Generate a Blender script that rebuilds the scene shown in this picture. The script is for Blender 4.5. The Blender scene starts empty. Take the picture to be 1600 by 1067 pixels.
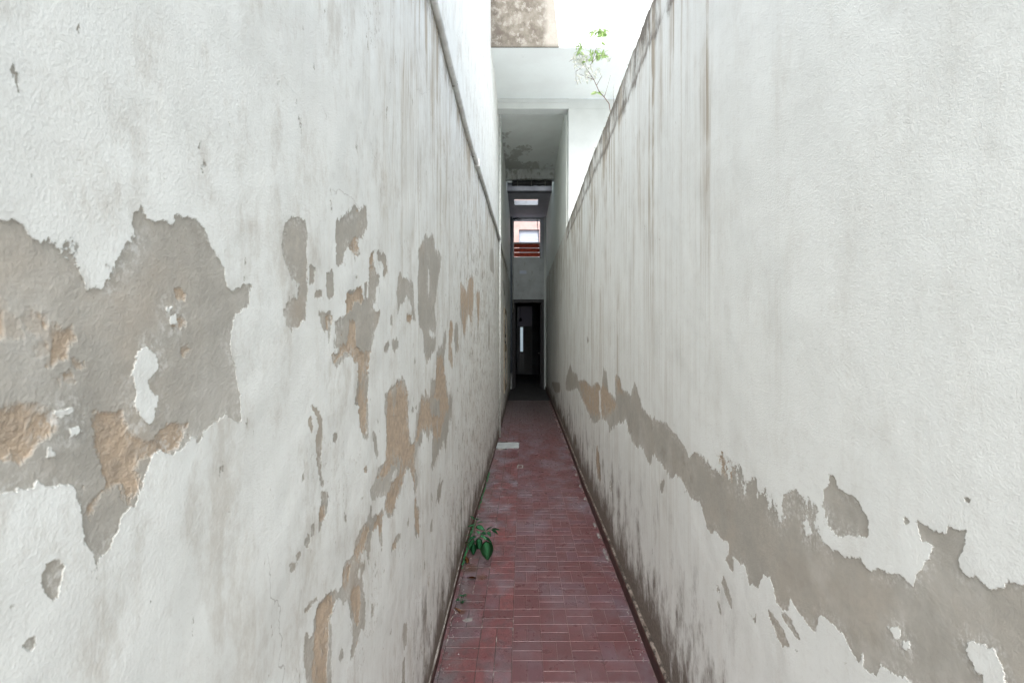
import bpy, bmesh, math, random
import numpy as np
from mathutils import Vector, Matrix, Quaternion, noise as mnoise
random.seed(7); rng = np.random.default_rng(7)
scn = bpy.context.scene
col = scn.collection
PI = math.pi

# ------------------------------------------------------------------ camera, light, exposure
CAMZ = 1.6; F = 755.0; VX, VY = 816.0, 524.0        # focal length and vanishing point, in pixels of a 1600 px wide frame
cam = bpy.data.cameras.new('camera'); camo = bpy.data.objects.new('camera', cam); col.objects.link(camo)
camo.location = (0, 0, CAMZ); camo.rotation_euler = (PI/2, 0, 0)
cam.sensor_width = 36; cam.lens = 36*F/1600
cam.shift_x = (800-VX)/1600; cam.shift_y = (VY-533.5)/1600
cam.clip_start = 0.02; cam.clip_end = 300
cam.dof.use_dof = True; cam.dof.focus_distance = 2.6; cam.dof.aperture_fstop = 9
scn.camera = camo
SUN_EL, SUN_AZ = math.radians(44), math.radians(183)  # azimuth from +Y clockwise
w = bpy.data.worlds.new('World'); scn.world = w; w.use_nodes = True
nt = w.node_tree; nt.nodes.clear()
sky = nt.nodes.new('ShaderNodeTexSky'); sky.sky_type = 'NISHITA'; sky.sun_disc = False
sky.sun_elevation = SUN_EL; sky.sun_rotation = SUN_AZ; sky.air_density = 1.0; sky.dust_density = 2.5
hs = nt.nodes.new('ShaderNodeHueSaturation'); hs.inputs['Saturation'].default_value = 0.55
bg = nt.nodes.new('ShaderNodeBackground'); bg.inputs['Strength'].default_value = 0.15
wo = nt.nodes.new('ShaderNodeOutputWorld')
nt.links.new(sky.outputs[0], hs.inputs['Color']); nt.links.new(hs.outputs[0], bg.inputs[0]); nt.links.new(bg.outputs[0], wo.inputs[0])
sl = bpy.data.lights.new('sun', 'SUN'); sl.energy = 1.25; sl.angle = math.radians(40); sl.color = (1, .985, .96)
so = bpy.data.objects.new('sun', sl); col.objects.link(so)
sd_ = Vector((math.sin(SUN_AZ)*math.cos(SUN_EL), math.cos(SUN_AZ)*math.cos(SUN_EL), math.sin(SUN_EL)))
so.rotation_euler = sd_.to_track_quat('Z', 'Y').to_euler(); so.location = (3, -4, 9)
vs = scn.view_settings; vs.view_transform = 'Standard'; vs.look = 'None'; vs.gamma = 1; vs.use_curve_mapping = False
vs.exposure = 1.60
scn.cycles.max_bounces = 12; scn.cycles.diffuse_bounces = 9

# ------------------------------------------------------------------ wall lines and pixel -> wall conversions
def smooth_tab(ys, xs):
    t = np.linspace(-3, 22, 1001); v = np.interp(t, ys, xs)
    k = np.hanning(45); k /= k.sum()
    return t, np.convolve(np.pad(v, 22, mode='edge'), k, 'valid')
LT = smooth_tab([-3, 2.2, 3.6, 5, 7, 10, 14.4, 22], [-.425, -.425, -.437, -.412, -.385, -.372, -.360, -.360])
RT = smooth_tab([-3, 2.2, 5, 7, 10.4, 14.4, 22], [.652, .652, .658, .68, .70, .708, .708])
def XL(Y): return np.interp(Y, *LT)
def XR(Y): return np.interp(Y, *RT)
def wl(x, y, X):                        # a point of a long wall, from where it shows in the frame
    Y = 1.0
    for _ in range(25): Y = F*float(X(Y))/(x-VX)
    return Y, CAMZ+(VY-y)*Y/F
def at(x, y, Y): return Vector(((x-VX)*Y/F, Y, CAMZ+(VY-y)*Y/F))

# ------------------------------------------------------------------ node helpers
class NT:
    def __init__(s, name):
        s.m = bpy.data.materials.new(name); s.m.use_nodes = True; s.t = s.m.node_tree; s.t.nodes.clear()
        s.out = s.t.nodes.new('ShaderNodeOutputMaterial')
    def n(s, typ, **kw):
        nd = s.t.nodes.new(typ)
        for k, v in kw.items(): setattr(nd, k, v)
        return nd
    def put(s, sock, v):
        if isinstance(v, bpy.types.NodeSocket): s.t.links.new(v, sock)
        elif isinstance(v, (tuple, list)) and len(v) == 3 and sock.type == 'RGBA': sock.default_value = (*v, 1)
        else: sock.default_value = v
    def m_(s, op, a, b=0.0, c=None, clamp=False):
        nd = s.n('ShaderNodeMath', operation=op, use_clamp=clamp); s.put(nd.inputs[0], a); s.put(nd.inputs[1], b)
        if c is not None: s.put(nd.inputs[2], c)
        return nd.outputs[0]
    def pos(s): return s.n('ShaderNodeNewGeometry').outputs['Position']
    def sep(s, v):
        nd = s.n('ShaderNodeSeparateXYZ'); s.put(nd.inputs[0], v); return nd.outputs
    def comb(s, x, y, z):
        nd = s.n('ShaderNodeCombineXYZ'); s.put(nd.inputs[0], x); s.put(nd.inputs[1], y); s.put(nd.inputs[2], z); return nd.outputs[0]
    def scl(s, v, t):
        nd = s.n('ShaderNodeVectorMath', operation='MULTIPLY'); s.put(nd.inputs[0], v); nd.inputs[1].default_value = t; return nd.outputs[0]
    def noise(s, v, scale, detail=4, rough=.55, dist=0):
        nd = s.n('ShaderNodeTexNoise'); s.put(nd.inputs['Vector'], v); nd.inputs['Scale'].default_value = scale
        nd.inputs['Detail'].default_value = detail; nd.inputs['Roughness'].default_value = rough; nd.inputs['Distortion'].default_value = dist
        return nd.outputs[0]
    def mr(s, v, a, b, c=0.0, d=1.0, smooth=True):
        nd = s.n('ShaderNodeMapRange', interpolation_type='SMOOTHSTEP' if smooth else 'LINEAR')
        for i, q in enumerate((v, a, b, c, d)): s.put(nd.inputs[i], q)
        return nd.outputs[0]
    def mix(s, f, a, b, mode='MIX'):
        nd = s.n('ShaderNodeMix', data_type='RGBA', blend_type=mode); s.put(nd.inputs[0], f); s.put(nd.inputs[6], a); s.put(nd.inputs[7], b)
        return nd.outputs[2]
    def attr(s, name): return s.n('ShaderNodeAttribute', attribute_name=name).outputs['Fac']
    def bsdf(s, colr, rough=.8, spec=.3, metallic=0.0, bump=None, bdist=.002, **kw):
        b = s.n('ShaderNodeBsdfPrincipled'); s.put(b.inputs['Base Color'], colr); s.put(b.inputs['Roughness'], rough)
        b.inputs['Specular IOR Level'].default_value = spec; b.inputs['Metallic'].default_value = metallic
        for k, v in kw.items(): s.put(b.inputs[k], v)
        if bump is not None:
            bp = s.n('ShaderNodeBump'); bp.inputs['Distance'].default_value = bdist; bp.inputs['Strength'].default_value = 1
            s.put(bp.inputs['Height'], bump); s.t.links.new(bp.outputs[0], b.inputs['Normal'])
        s.t.links.new(b.outputs[0], s.out.inputs[0]); return b

def wall_material(side):
    t = NT('peeling_paint_'+side); L = side == 'left'
    X, Y, Z = t.sep(t.pos()); v = t.comb(Y, Z, 3.0 if L else 9.0)
    sd, sdt, dirt, strk, chip, amp = [t.attr(k) for k in ('sd', 'sdt', 'dirt', 'streak', 'chip', 'amp')]
    na = t.noise(t.scl(v, (1, .5, 1)), 24, 5, .66); nb = t.noise(t.scl(v, (1, .6, 1)), 150, 3, .7)
    jag = t.m_('ADD', t.m_('MULTIPLY', t.m_('SUBTRACT', na, .5), 8.5), t.m_('MULTIPLY', t.m_('SUBTRACT', nb, .5), 3.2))
    nv = t.noise(t.comb(Y, t.m_('MULTIPLY', Z, .13), 2.0), 32, 4, .65)
    jag = t.m_('ADD', jag, t.m_('MULTIPLY', t.m_('SUBTRACT', nv, .5), t.mr(Y, .8, 2.6, 1.0, 9.0)))
    s1 = t.m_('MULTIPLY_ADD', jag, amp, sd)
    bare = t.mr(s1, -.0007, .0007)
    vc = t.scl(v, (1, .33, 1))
    nc = t.noise(vc, 26, 5, .7)
    ch = t.mr(t.m_('MULTIPLY_ADD', chip, .13, nc), .676, .688)
    bare = t.m_('MAXIMUM', bare, ch)
    pk_ = t.m_('MULTIPLY', t.mr(t.noise(t.scl(v, (1, .7, 1)), 75, 3, .75), .56, .62), t.mr(t.noise(v, 3.3, 4, .65), .55, .66))
    bare = t.m_('MAXIMUM', bare, t.m_('MULTIPLY', t.m_('MULTIPLY', pk_, .7 if L else .0), t.mr(Y, .6, 1.5, .0, 1.0)))
    nd_ = t.noise(t.scl(v, (1, .7, 1)), 20, 5, .72)
    jt = t.m_('MULTIPLY', t.m_('SUBTRACT', nd_, .5), 16)
    tan = t.m_('MULTIPLY', t.mr(t.m_('MULTIPLY_ADD', jt, amp, sdt), -.003 if L else -.03, .004 if L else .035), bare)
    tan = t.m_('MAXIMUM', tan, t.m_('MULTIPLY', t.mr(nd_, .66, .675), bare)) if L else tan
    tan = t.m_('MULTIPLY', tan, t.mr(t.noise(t.scl(v, (1, .5, 1)), 13, 4, .7), .54, .62, 1, .25))
    # thin wash of paint left behind near the soft edges of the bare render
    wash = t.m_('MULTIPLY', t.mr(s1, .0, t.m_('MULTIPLY_ADD', amp, 5.0, .012), 1, 0), t.mr(t.noise(t.scl(v, (1, .7, 1)), 110, 5, .78), .47, .60))
    wash = t.m_('MULTIPLY', wash, t.mr(t.noise(v, 8, 3), .42, .56))
    grain = t.noise(v, 420, 3, .7); mid = t.noise(v, 5, 5, .6); fine = t.noise(v, 60, 5, .65)
    paint = t.mix(t.m_('MULTIPLY', t.mr(mid, .35, .68), 1.0 if L else .5), (.785, .81, .785), (.72, .738, .71))
    paint = t.mix(t.mr(fine, .5, .75, 0, .28), paint, (.56, .55, .52))
    # faint scuffs
    scuff = t.mr(t.noise(t.scl(v, (1, .4, 1)), 8, 6, .78), .48, .68, 0, .56 if L else .18)
    paint = t.mix(scuff, paint, (.47, .44, .385))
    # vertical run marks
    n1 = t.noise(t.comb(Y, t.m_('MULTIPLY', Z, .03), 0), 17, 5, .6); n2 = t.noise(t.comb(Y, t.m_('MULTIPLY', Z, .012), 5), 60 if L else 38, 4, .7)
    st = t.m_('ADD', t.mr(n1, .42, .66), t.m_('MULTIPLY', t.mr(n2, .5, .64), 1.1))
    st = t.m_('MULTIPLY', st, t.mr(t.noise(t.comb(Y, t.m_('MULTIPLY', Z, .5), 9), 3.2, 4, .7), .40, .60, .25, 1.35))
    st = t.m_('MULTIPLY', t.m_('MULTIPLY', st, strk), .62 if L else .42, clamp=True)
    paint = t.mix(st, paint, (.42, .37, .29) if L else (.40, .35, .28))
    gray = t.mix(t.mr(t.noise(v, 7, 6, .65), .36, .66), (.385, .370, .330) , (.44, .415, .365))
    gray = t.mix(t.mr(fine, .35, .75, 0, .5), gray, (.33, .32, .29))
    gray = t.mix(t.m_('MULTIPLY', t.mr(t.noise(v, 3.1, 4, .6), .5, .66), .3 if L else .12), gray, (.50, .40, .30))
    gray = t.mix(t.m_('MULTIPLY', t.mr(t.noise(t.scl(v, (1, .7, 1)), 2.6, 7, .7), .5, .66), .55), gray, (.54, .53, .49))
    gray = t.mix(t.m_('MULTIPLY', t.mr(t.noise(v, 6, 6, .7), .55, .7), .45), gray, (.27, .25, .21))
    tanc = t.mix(t.mr(t.noise(v, 35, 6, .7), .35, .7), (.50, .40, .30), (.36, .30, .235))
    under = t.mix(tan, gray, tanc)
    c = t.mix(bare, paint, under)
    c = t.mix(t.m_('MULTIPLY', t.m_('MULTIPLY', wash, bare), .8), c, (.64, .64, .61))
    dn = t.noise(t.scl(v, (1, .42, 1)), 7, 7, .74); dm = t.mr(t.m_('ADD', t.m_('MULTIPLY', dirt, 1.25), t.m_('MULTIPLY', t.m_('SUBTRACT', dn, .5), 4.2)), .10, 1.15)
    dm = t.m_('MULTIPLY', dm, t.mr(dirt, .0, .15))
    c = t.mix(t.m_('MULTIPLY', dm, .93), c, t.mix(t.mr(fine, .3, .7), (.085, .065, .05), (.19, .165, .135)))
    c = t.mix(t.m_('MULTIPLY', t.m_('SUBTRACT', 1, t.mr(grain, .25, .42)), .35), c, (.30, .29, .26))
    vo = t.n('ShaderNodeTexVoronoi', feature='DISTANCE_TO_EDGE'); wv = t.m_('MULTIPLY_ADD', t.noise(v, 9, 4, .6), .10, Y); t.put(vo.inputs['Vector'], t.comb(wv, t.m_('MULTIPLY_ADD', t.noise(v, 7, 4, .6), .10, t.m_('MULTIPLY', Z, .8)), 1.7)); vo.inputs['Scale'].default_value = 1.5
    crk = t.m_('MULTIPLY', t.mr(vo.outputs[0], .0006, .0020, 1, 0), t.mr(t.noise(v, 2.2, 3), .50, .58))
    crk = t.m_('MULTIPLY', crk, t.m_('SUBTRACT', 1, bare)); c = t.mix(t.m_('MULTIPLY', crk, .5 if L else .0), c, (.26, .24, .21))
    b = t.bsdf(c, t.mix(bare, (.62, .62, .62), (.92, .92, .92)), .25)
    # relief in metres
    stuc = t.noise(t.scl(v, (1, .8, 1)) if L else t.scl(v, (.7, 1, 1)), 240 if L else 170, 2, .6)
    lump = t.noise(v, 4.5, 2, .5)
    h = t.m_('MULTIPLY', t.m_('SUBTRACT', 1, bare), .0027)
    h = t.m_('MULTIPLY_ADD', t.m_('MULTIPLY', t.noise(v, 38, 5, .72), bare), .0018 if L else .0008, h)
    nr = t.mr(Y, .35, 1.3, .50, 1.0)
    h = t.m_('MULTIPLY_ADD', t.m_('MULTIPLY', stuc, nr), .0010 if L else .0008, h)
    h = t.m_('MULTIPLY_ADD', t.m_('MULTIPLY', t.noise(t.scl(v, (1, .7, 1)), 48, 3, .55), nr), .0009 if L else .0003, h)
    h = t.m_('MULTIPLY_ADD', t.m_('MULTIPLY', t.noise(v, 330, 2, .7), nr), .0009, h)
    h = t.m_('MULTIPLY_ADD', lump, .012 if L else .007, h)
    h = t.m_('MULTIPLY_ADD', tan, t.m_('MULTIPLY_ADD', t.noise(v, 70, 4, .75), .005, -.0045), h)
    d = t.n('ShaderNodeDisplacement', space='OBJECT'); d.inputs['Midlevel'].default_value = 0; d.inputs['Scale'].default_value = 1
    t.put(d.inputs['Height'], h); t.t.links.new(d.outputs[0], t.out.inputs['Displacement'])
    t.m.displacement_method = 'BOTH'
    return t.m

def plaster(name, c1, c2, dirtc=(.2, .18, .15), dirt=.35, thr=.6, scale=3.0, bd=.002, rough=.8):
    t = NT(name); p = t.pos()
    c = t.mix(t.mr(t.noise(p, scale, 6, .6), .35, .65), c1, c2)
    c = t.mix(t.mr(t.noise(t.scl(p, (1, 1, .5)), scale*2.3, 8, .72), thr, thr+.09, 0, dirt), c, dirtc)
    c = t.mix(t.mr(t.noise(p, 90, 3, .7), .55, .75, 0, .2), c, dirtc)
    t.bsdf(c, rough, .25, bump=t.noise(p, 60, 6, .65), bdist=bd); return t.m
def flat(name, c, rough=.6, spec=.4, metallic=0.0, var=.25, sc=25):
    t = NT(name); p = t.pos(); d = tuple(x*(1-var) for x in c)
    cc = t.mix(t.mr(t.noise(p, sc, 5, .65), .35, .65), c, d)
    t.bsdf(cc, rough, spec, metallic, bump=t.noise(p, sc*6, 3), bdist=.0008); return t.m

# ------------------------------------------------------------------ object helpers
def tag(o, label=None, cat=None, group=None, kind=None):
    for k, v in (('label', label), ('category', cat), ('group', group), ('kind', kind)):
        if v: o[k] = v
    return o
def empty(name, loc=(0, 0, 0), **kw):
    o = bpy.data.objects.new(name, None); col.objects.link(o); o.location = loc; o.empty_display_size = .1
    o['_'] = 0; del o['_']; return tag(o, **kw)
def link(name, me, mat=None, parent=None, **kw):
    o = bpy.data.objects.new(name, me); col.objects.link(o)
    if mat is not None and not me.materials: me.materials.append(mat)
    if parent is not None:
        o.parent = parent
        o.location = -Vector(parent.location) if parent.type == 'EMPTY' and not parent.parent else (0, 0, 0)
    return tag(o, **kw)
class MB:
    def __init__(s): s.bm = bmesh.new()
    def box(s, x0, x1, y0, y1, z0, z1, bev=0):
        r = bmesh.ops.create_cube(s.bm, size=1)
        for v in r['verts']: v.co = Vector(((x0+x1)/2+v.co.x*(x1-x0), (y0+y1)/2+v.co.y*(y1-y0), (z0+z1)/2+v.co.z*(z1-z0)))
        if bev:
            es = list({e for v in r['verts'] for e in v.link_edges})
            bmesh.ops.bevel(s.bm, geom=es, offset=bev, segments=1, affect='EDGES')
        return s
    def tube(s, pts, r, n=8, r2=None, caps=True):
        pts = [Vector(p) for p in pts]; rings = []; N = len(pts)
        up = Vector((.13, .21, 1)).normalized()
        for i, p in enumerate(pts):
            d = (pts[min(i+1, N-1)]-pts[max(i-1, 0)]).normalized()
            a = d.cross(up)
            if a.length < .05: a = d.cross(Vector((1, 0, 0)))
            a.normalize(); b = d.cross(a)
            rr = r if r2 is None else r+(r2-r)*i/max(1, N-1)
            rings.append([s.bm.verts.new(p+rr*(math.cos(2*PI*k/n)*a+math.sin(2*PI*k/n)*b)) for k in range(n)])
        for i in range(N-1):
            for k in range(n):
                f = s.bm.faces.new((rings[i][k], rings[i][(k+1) % n], rings[i+1][(k+1) % n], rings[i+1][k])); f.smooth = True
        if caps: s.bm.faces.new(rings[0][::-1]); s.bm.faces.new(rings[-1])
        return s
    def prism(s, poly, axis, a, b):          # poly in the two other axes, extruded along axis from a to b
        def P(u, v, w_): return {'x': (w_, u, v), 'y': (u, w_, v), 'z': (u, v, w_)}[axis]
        A = [s.bm.verts.new(P(u, v, a)) for u, v in poly]; B = [s.bm.verts.new(P(u, v, b)) for u, v in poly]
        s.bm.faces.new(A); s.bm.faces.new(B[::-1]); n = len(poly)
        for i in range(n): s.bm.faces.new((A[i], B[i], B[(i+1) % n], A[(i+1) % n]))
        return s
    def build(s, name, mat, parent=None, **kw):
        bmesh.ops.recalc_face_normals(s.bm, faces=s.bm.faces)
        me = bpy.data.meshes.new(name); s.bm.to_mesh(me); s.bm.free()
        return link(name, me, mat, parent, **kw)
def grid_mesh(name, V, nx, ny, flip=False):
    me = bpy.data.meshes.new(name); V = np.asarray(V, np.float32).reshape(-1, 3)
    i, j = np.meshgrid(np.arange(nx-1), np.arange(ny-1), indexing='ij'); a = (i*ny+j).ravel()
    q = np.stack([a, a+ny, a+ny+1, a+1], 1)
    if flip: q = q[:, ::-1]
    P = V[q]; ok = (np.linalg.norm(P[:, 0]-P[:, 3], axis=1)+np.linalg.norm(P[:, 1]-P[:, 2], axis=1)) > 1e-5
    q = q[ok].astype(np.int32)
    me.vertices.add(len(V)); me.vertices.foreach_set('co', V.ravel())
    me.loops.add(q.size); me.loops.foreach_set('vertex_index', q.ravel())
    me.polygons.add(len(q)); me.polygons.foreach_set('loop_start', np.arange(0, q.size, 4, dtype=np.int32))
    me.polygons.foreach_set('use_smooth', np.ones(len(q), bool)); me.update(calc_edges=True); me.validate()
    return me

# ------------------------------------------------------------------ the peeled patches, traced where they lie on each wall
def conv(ox, oy, s, X): return lambda pts: [wl(ox+x/s, oy+y/s, X) for x, y in pts]
A0 = conv(0, 0, 1, XL); A3 = conv(380, 300, 3.0476, XL); A4 = conv(400, 600, 2.285, XL)
C1 = conv(440, 780, 3.72, XL); C2 = conv(540, 580, 4.105, XL); C3 = conv(480, 320, 3.5567, XL)
left_bare = [A0([(-140,330),(-60,335),(0,344),(12,352),(30,368),(45,374),(70,374),(78,380),(85,395),(105,422),(120,447),(140,440),(150,412),(172,396),(195,372),(198,335),(208,320),(218,340),(240,343),(257,351),(260,336),(295,342),(312,365),(325,392),(337,417),(342,445),(353,461),(367,444),(383,441),(379,479),(357,490),(351,515),(350,540),(357,567),(364,593),(369,616),(366,655),(341,648),(328,663),(279,688),(269,707),(253,717),(240,707),(226,711),(220,734),(213,763),(200,793),(180,803),(171,829),(151,862),(133,872),(121,855),(112,822),(107,790),(98,768),(69,757),(43,747),(36,760),(0,768),(-60,780),(-140,760)]),
 A0([(62,882),(77,877),(80,895),(68,926),(52,916),(55,895)]), A0([(22,993),(36,996),(40,1010),(28,1020),(20,1010)]),
 A3([(205,105),(270,135),(283,210),(280,330),(285,470),(275,590),(240,645),(205,672),(180,640),(163,580),(190,520),(215,500),(235,545),(240,440),(225,400),(210,410),(170,340),(155,270),(170,150)]),
 C3([(138,90),(200,40),(260,5),(310,20),(315,130),(290,180),(265,200),(280,280),(270,292),(240,275),(210,245),(185,260),(180,310),(160,335),(140,350),(135,250)]),
 C3([(192,495),(225,478),(235,482),(270,450),(285,460),(295,530),(306,535),(300,480),(297,435),(312,425),(318,450),(314,530),(325,470),(328,360),(330,270),(355,260),(355,350),(385,390),(385,440),(362,470),(362,555),(345,560),(365,595),(388,590),(380,660),(355,700),(350,790),(335,850),(318,960),(320,1090),(250,1090),(262,900),(225,840),(185,840),(135,915),(100,830),(130,825),(150,795),(130,800),(130,650),(160,625),(190,610)]),
 C2([(130,-60),(125,200),(115,400),(130,410),(110,440),(85,430),(65,350),(60,220),(30,205),(45,150),(52,-60)]), C2([(150,390),(180,400),(190,540),(178,570),(160,500)]), C2([(90,610),(115,605),(108,660),(88,655)]), C2([(70,810),(98,795),(85,830),(72,825)]),
 C2([(235,140),(300,80),(345,40),(375,95),(385,200),(390,350),(410,470),(428,465),(440,300),(470,150),(490,160),(492,95),(510,150),(530,150),(535,60),(550,80),(568,90),(567,-120),(612,-120),(630,90),(652,190),(660,100),(674,180),(668,330),(655,310),(645,400),(630,512),(612,440),(590,520),(560,575),(548,642),(535,612),(545,560),(540,400),(525,380),(518,448),(495,392),(482,382),(475,455),(445,500),(430,560),(435,640),(453,700),(445,762),(425,778),(420,700),(405,620),(370,640),(350,730),(330,805),(315,795),(300,890),(255,945),(235,890),(215,920),(210,1067),(195,1000),(155,1030),(165,960),(222,890),(235,800),(200,800),(150,832),(130,765),(170,700),(185,600),(202,612),(240,570),(238,400),(230,250)]),
 C2([(430,790),(440,830),(463,920),(456,1065),(440,1065),(425,1010)]), C2([(130,850),(150,870),(150,930),(135,900)]), C2([(590,620),(600,690),(615,690),(605,760),(590,860),(583,800),(570,850),(575,760),(595,720)]), C2([(530,770),(545,800),(548,830),(535,815)]), C2([(545,940),(550,990),(532,1040),(530,1010)]), C2([(402,235),(440,228),(430,245),(410,270)]), C2([(380,950),(392,940),(388,990),(375,990)]),
 C3([(715,790),(745,785),(750,900),(765,1000),(778,1080),(690,1080),(672,1000),(685,970),(705,985),(708,860)]),
 C3([(495,365),(510,400),(575,430),(582,560),(592,640),(578,640),(560,540),(540,515),(505,560),(490,605),(483,500)]), C3([(540,605),(560,598),(572,630),(565,657),(543,645)]),
 C3([(600,250),(640,180),(690,170),(710,280),(722,258),(735,290),(720,420),(700,560),(705,650),(700,800),(655,882),(640,820),(630,700),(605,680),(603,400)]),
 C3([(450,600),(464,640),(455,690),(447,660)]), C3([(410,790),(440,750),(446,790),(430,838),(412,822)]), C3([(455,765),(487,738),(492,780),(472,818),(460,800)]), C3([(580,855),(592,855),(590,885),(580,885)]), C3([(250,395),(260,395),(260,406),(250,406)]),
 C3([(848,420),(862,460),(878,485),(886,460),(896,400),(918,400),(918,560),(905,640),(916,785),(905,720),(896,600),(880,640),(870,762),(858,680),(840,620),(845,500)]), C3([(935,480),(955,480),(951,620),(943,740),(937,600)]), C3([(1010,250),(1030,240),(1036,390),(1010,360)]), C3([(965,370),(975,370),(975,420),(967,420)]), C3([(1003,640),(1012,640),(1010,830),(1003,800)]),
 C3([(785,640),(800,650),(802,720),(792,780),(802,850),(798,922),(775,850),(778,720)]), C3([(815,650),(830,660),(836,800),(822,842),(808,740)]), C3([(748,700),(760,700),(763,780),(750,845),(740,790)]),
 C3([(80,380),(120,360),(125,520),(85,520)]), C3([(20,480),(55,475),(60,515),(20,515)]), C3([(40,600),(105,590),(118,640),(95,700),(60,700)]), C3([(88,700),(96,700),(95,780),(88,770)]), C3([(370,260),(420,280),(426,360),(411,417),(400,385),(414,345),(375,300)]), C3([(-15,340),(18,345),(10,430),(-12,440)]),
 C1([(495,65),(502,100),(507,200),(490,387),(480,330),(470,345),(466,390),(445,450),(456,490),(466,600),(461,752),(440,742),(430,800),(410,860),(385,942),(373,928),(390,820),(395,710),(375,682),(360,580),(330,612),(310,570),(290,592),(270,640),(255,720),(262,850),(265,1067),(270,1180),(115,1180),(125,1060),(105,950),(110,800),(125,762),(140,800),(155,790),(165,690),(195,590),(235,535),(270,540),(295,500),(310,540),(330,490),(335,400),(365,348),(400,330),(410,240),(455,148),(485,90)]),
 C1([(500,110),(560,65),(578,80),(562,130),(571,285),(555,260),(545,150),(518,190),(500,205)]), C1([(190,90),(210,0),(200,-40),(215,-60),(252,-30),(250,10),(240,60),(192,172)]),
 C1([(8,355),(22,385),(58,365),(58,320),(85,288),(92,310),(80,350),(52,385),(50,412),(20,427),(8,392)]), C1([(100,240),(125,198),(133,240),(125,282),(104,275)]), C1([(143,155),(160,152),(156,207),(143,202)]), C1([(150,580),(182,563),(185,592),(160,620),(132,662),(110,652),(130,620)]),
 C1([(630,240),(667,188),(670,230),(646,252),(640,292),(620,302)]), C1([(695,730),(717,722),(719,830),(700,872),(692,800)]), C1([(505,610),(518,620),(512,702),(499,690)]), C1([(690,940),(706,900),(700,1080),(684,1080)]), C1([(288,932),(310,898),(322,868),(337,900),(320,928)]), C1([(350,80),(360,90),(355,125),(346,110)]),
 A4([(185,80),(205,75),(225,160),(218,250),(218,330),(232,372),(218,365),(203,290),(193,200),(205,150)]), A4([(265,185),(275,180),(270,205),(262,205)]), A4([(170,130),(180,120),(185,170),(176,170)])]
left_keep = [A0([(203,551),(214,546),(230,550),(236,576),(220,593),(218,612),(233,622),(230,642),(223,665),(210,660),(199,635),(203,609),(192,582)]), A0([(75,645),(100,633),(104,643),(80,654)]), A0([(95,672),(110,664),(117,674),(98,682)]), A0([(60,702),(66,700),(69,713),(62,713)]), A0([(248,478),(257,480),(254,489),(249,487)]), A0([(254,498),(264,492),(262,503),(255,505)]),
 C2([(268,700),(298,632),(316,628),(302,682)]), C3([(655,300),(668,400),(672,485),(660,485)]), C3([(665,712),(700,710),(700,735),(672,725)]), C1([(445,330),(470,300),(476,320),(455,382),(444,372)]), C1([(425,420),(441,408),(440,452),(425,452)]), C1([(500,20),(525,30),(520,90),(505,80)])]
left_tan = [A0([(144,645),(180,643),(190,671),(230,688),(268,658),(280,662),(269,697),(223,711),(197,734),(207,760),(190,790),(170,763),(144,780),(131,800),(112,812),(125,786),(150,753),(141,727),(138,691)]), A0([(-140,650),(0,645),(25,640),(62,650),(70,670),(40,710),(15,720),(-140,700)]),
 A0([(20,500),(40,478),(60,490),(75,520),(100,505),(112,530),(80,560),(40,545),(60,530),(30,520)]), A0([(70,545),(92,548),(95,560),(60,572)]), A0([(100,560),(116,566),(118,576),(104,572)]), A0([(74,590),(98,582),(100,594),(76,600)]), A0([(270,545),(292,538),(296,548),(275,556)]), A0([(110,756),(128,760),(140,770),(122,776)]), A0([(268,500),(276,505),(272,516),(266,510)]), A0([(262,450),(280,455),(282,466),(268,464)]),
 A0([(-140,480),(-20,470),(15,500),(20,530),(-140,560)]),
 C3([(195,240),(262,185),(285,295),(240,278)]), C3([(188,495),(288,450),(298,535),(240,555),(232,605),(188,605)]), C3([(100,830),(205,765),(215,640),(250,640),(255,790),(300,815),(342,815),(322,960),(322,1090),(252,1090),(263,920),(230,840),(180,830),(135,920)]), C3([(325,258),(360,260),(352,362),(328,380)]), C3([(75,615),(118,610),(115,660),(85,690)]), C3([(540,595),(575,595),(570,660),(540,650)]),
 C3([(840,430),(925,390),(915,700),(860,720)]), C3([(935,480),(955,480),(950,700),(938,650)]), C3([(775,640),(805,650),(803,930),(770,850)]), C3([(710,860),(745,850),(775,1080),(700,1080)]),
 C2([(50,-60),(125,-60),(110,400),(75,400),(60,220)]), C2([(250,130),(345,45),(382,110),(400,480),(440,470),(455,300),(475,180),(525,180),(535,280),(600,300),(585,120),(575,-100),(610,-100),(650,240),(620,300),(590,440),(555,430),(545,350),(470,380),(430,520),(440,760),(400,630),(370,630),(300,890),(255,920),(240,870),(245,780),(330,640),(345,560),(250,650),(190,700),(175,690),(240,580)]), C2([(425,800),(462,900),(458,1050),(430,1000)]), C2([(150,1020),(215,900),(230,900),(205,1060)]), C2([(85,600),(115,600),(110,650),(90,650)]),
 C1([(203,590),(285,545),(285,600),(250,700),(240,850),(240,1180),(150,1180),(160,900),(165,760),(185,640)]), C1([(385,510),(430,500),(446,600),(430,700),(410,720),(395,650),(375,560)]), C1([(338,400),(380,370),(440,230),(470,150),(492,180),(480,240),(440,330),(400,340),(380,420),(370,510),(333,520)]), C1([(540,90),(570,80),(560,200),(545,150)]), C1([(200,20),(245,0),(225,120),(198,130)]), C1([(630,240),(650,220),(640,290),(625,290)])]
B5 = conv(850, 540, 3.5575, XR); B6 = conv(1100, 700, 2.908, XR)
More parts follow.
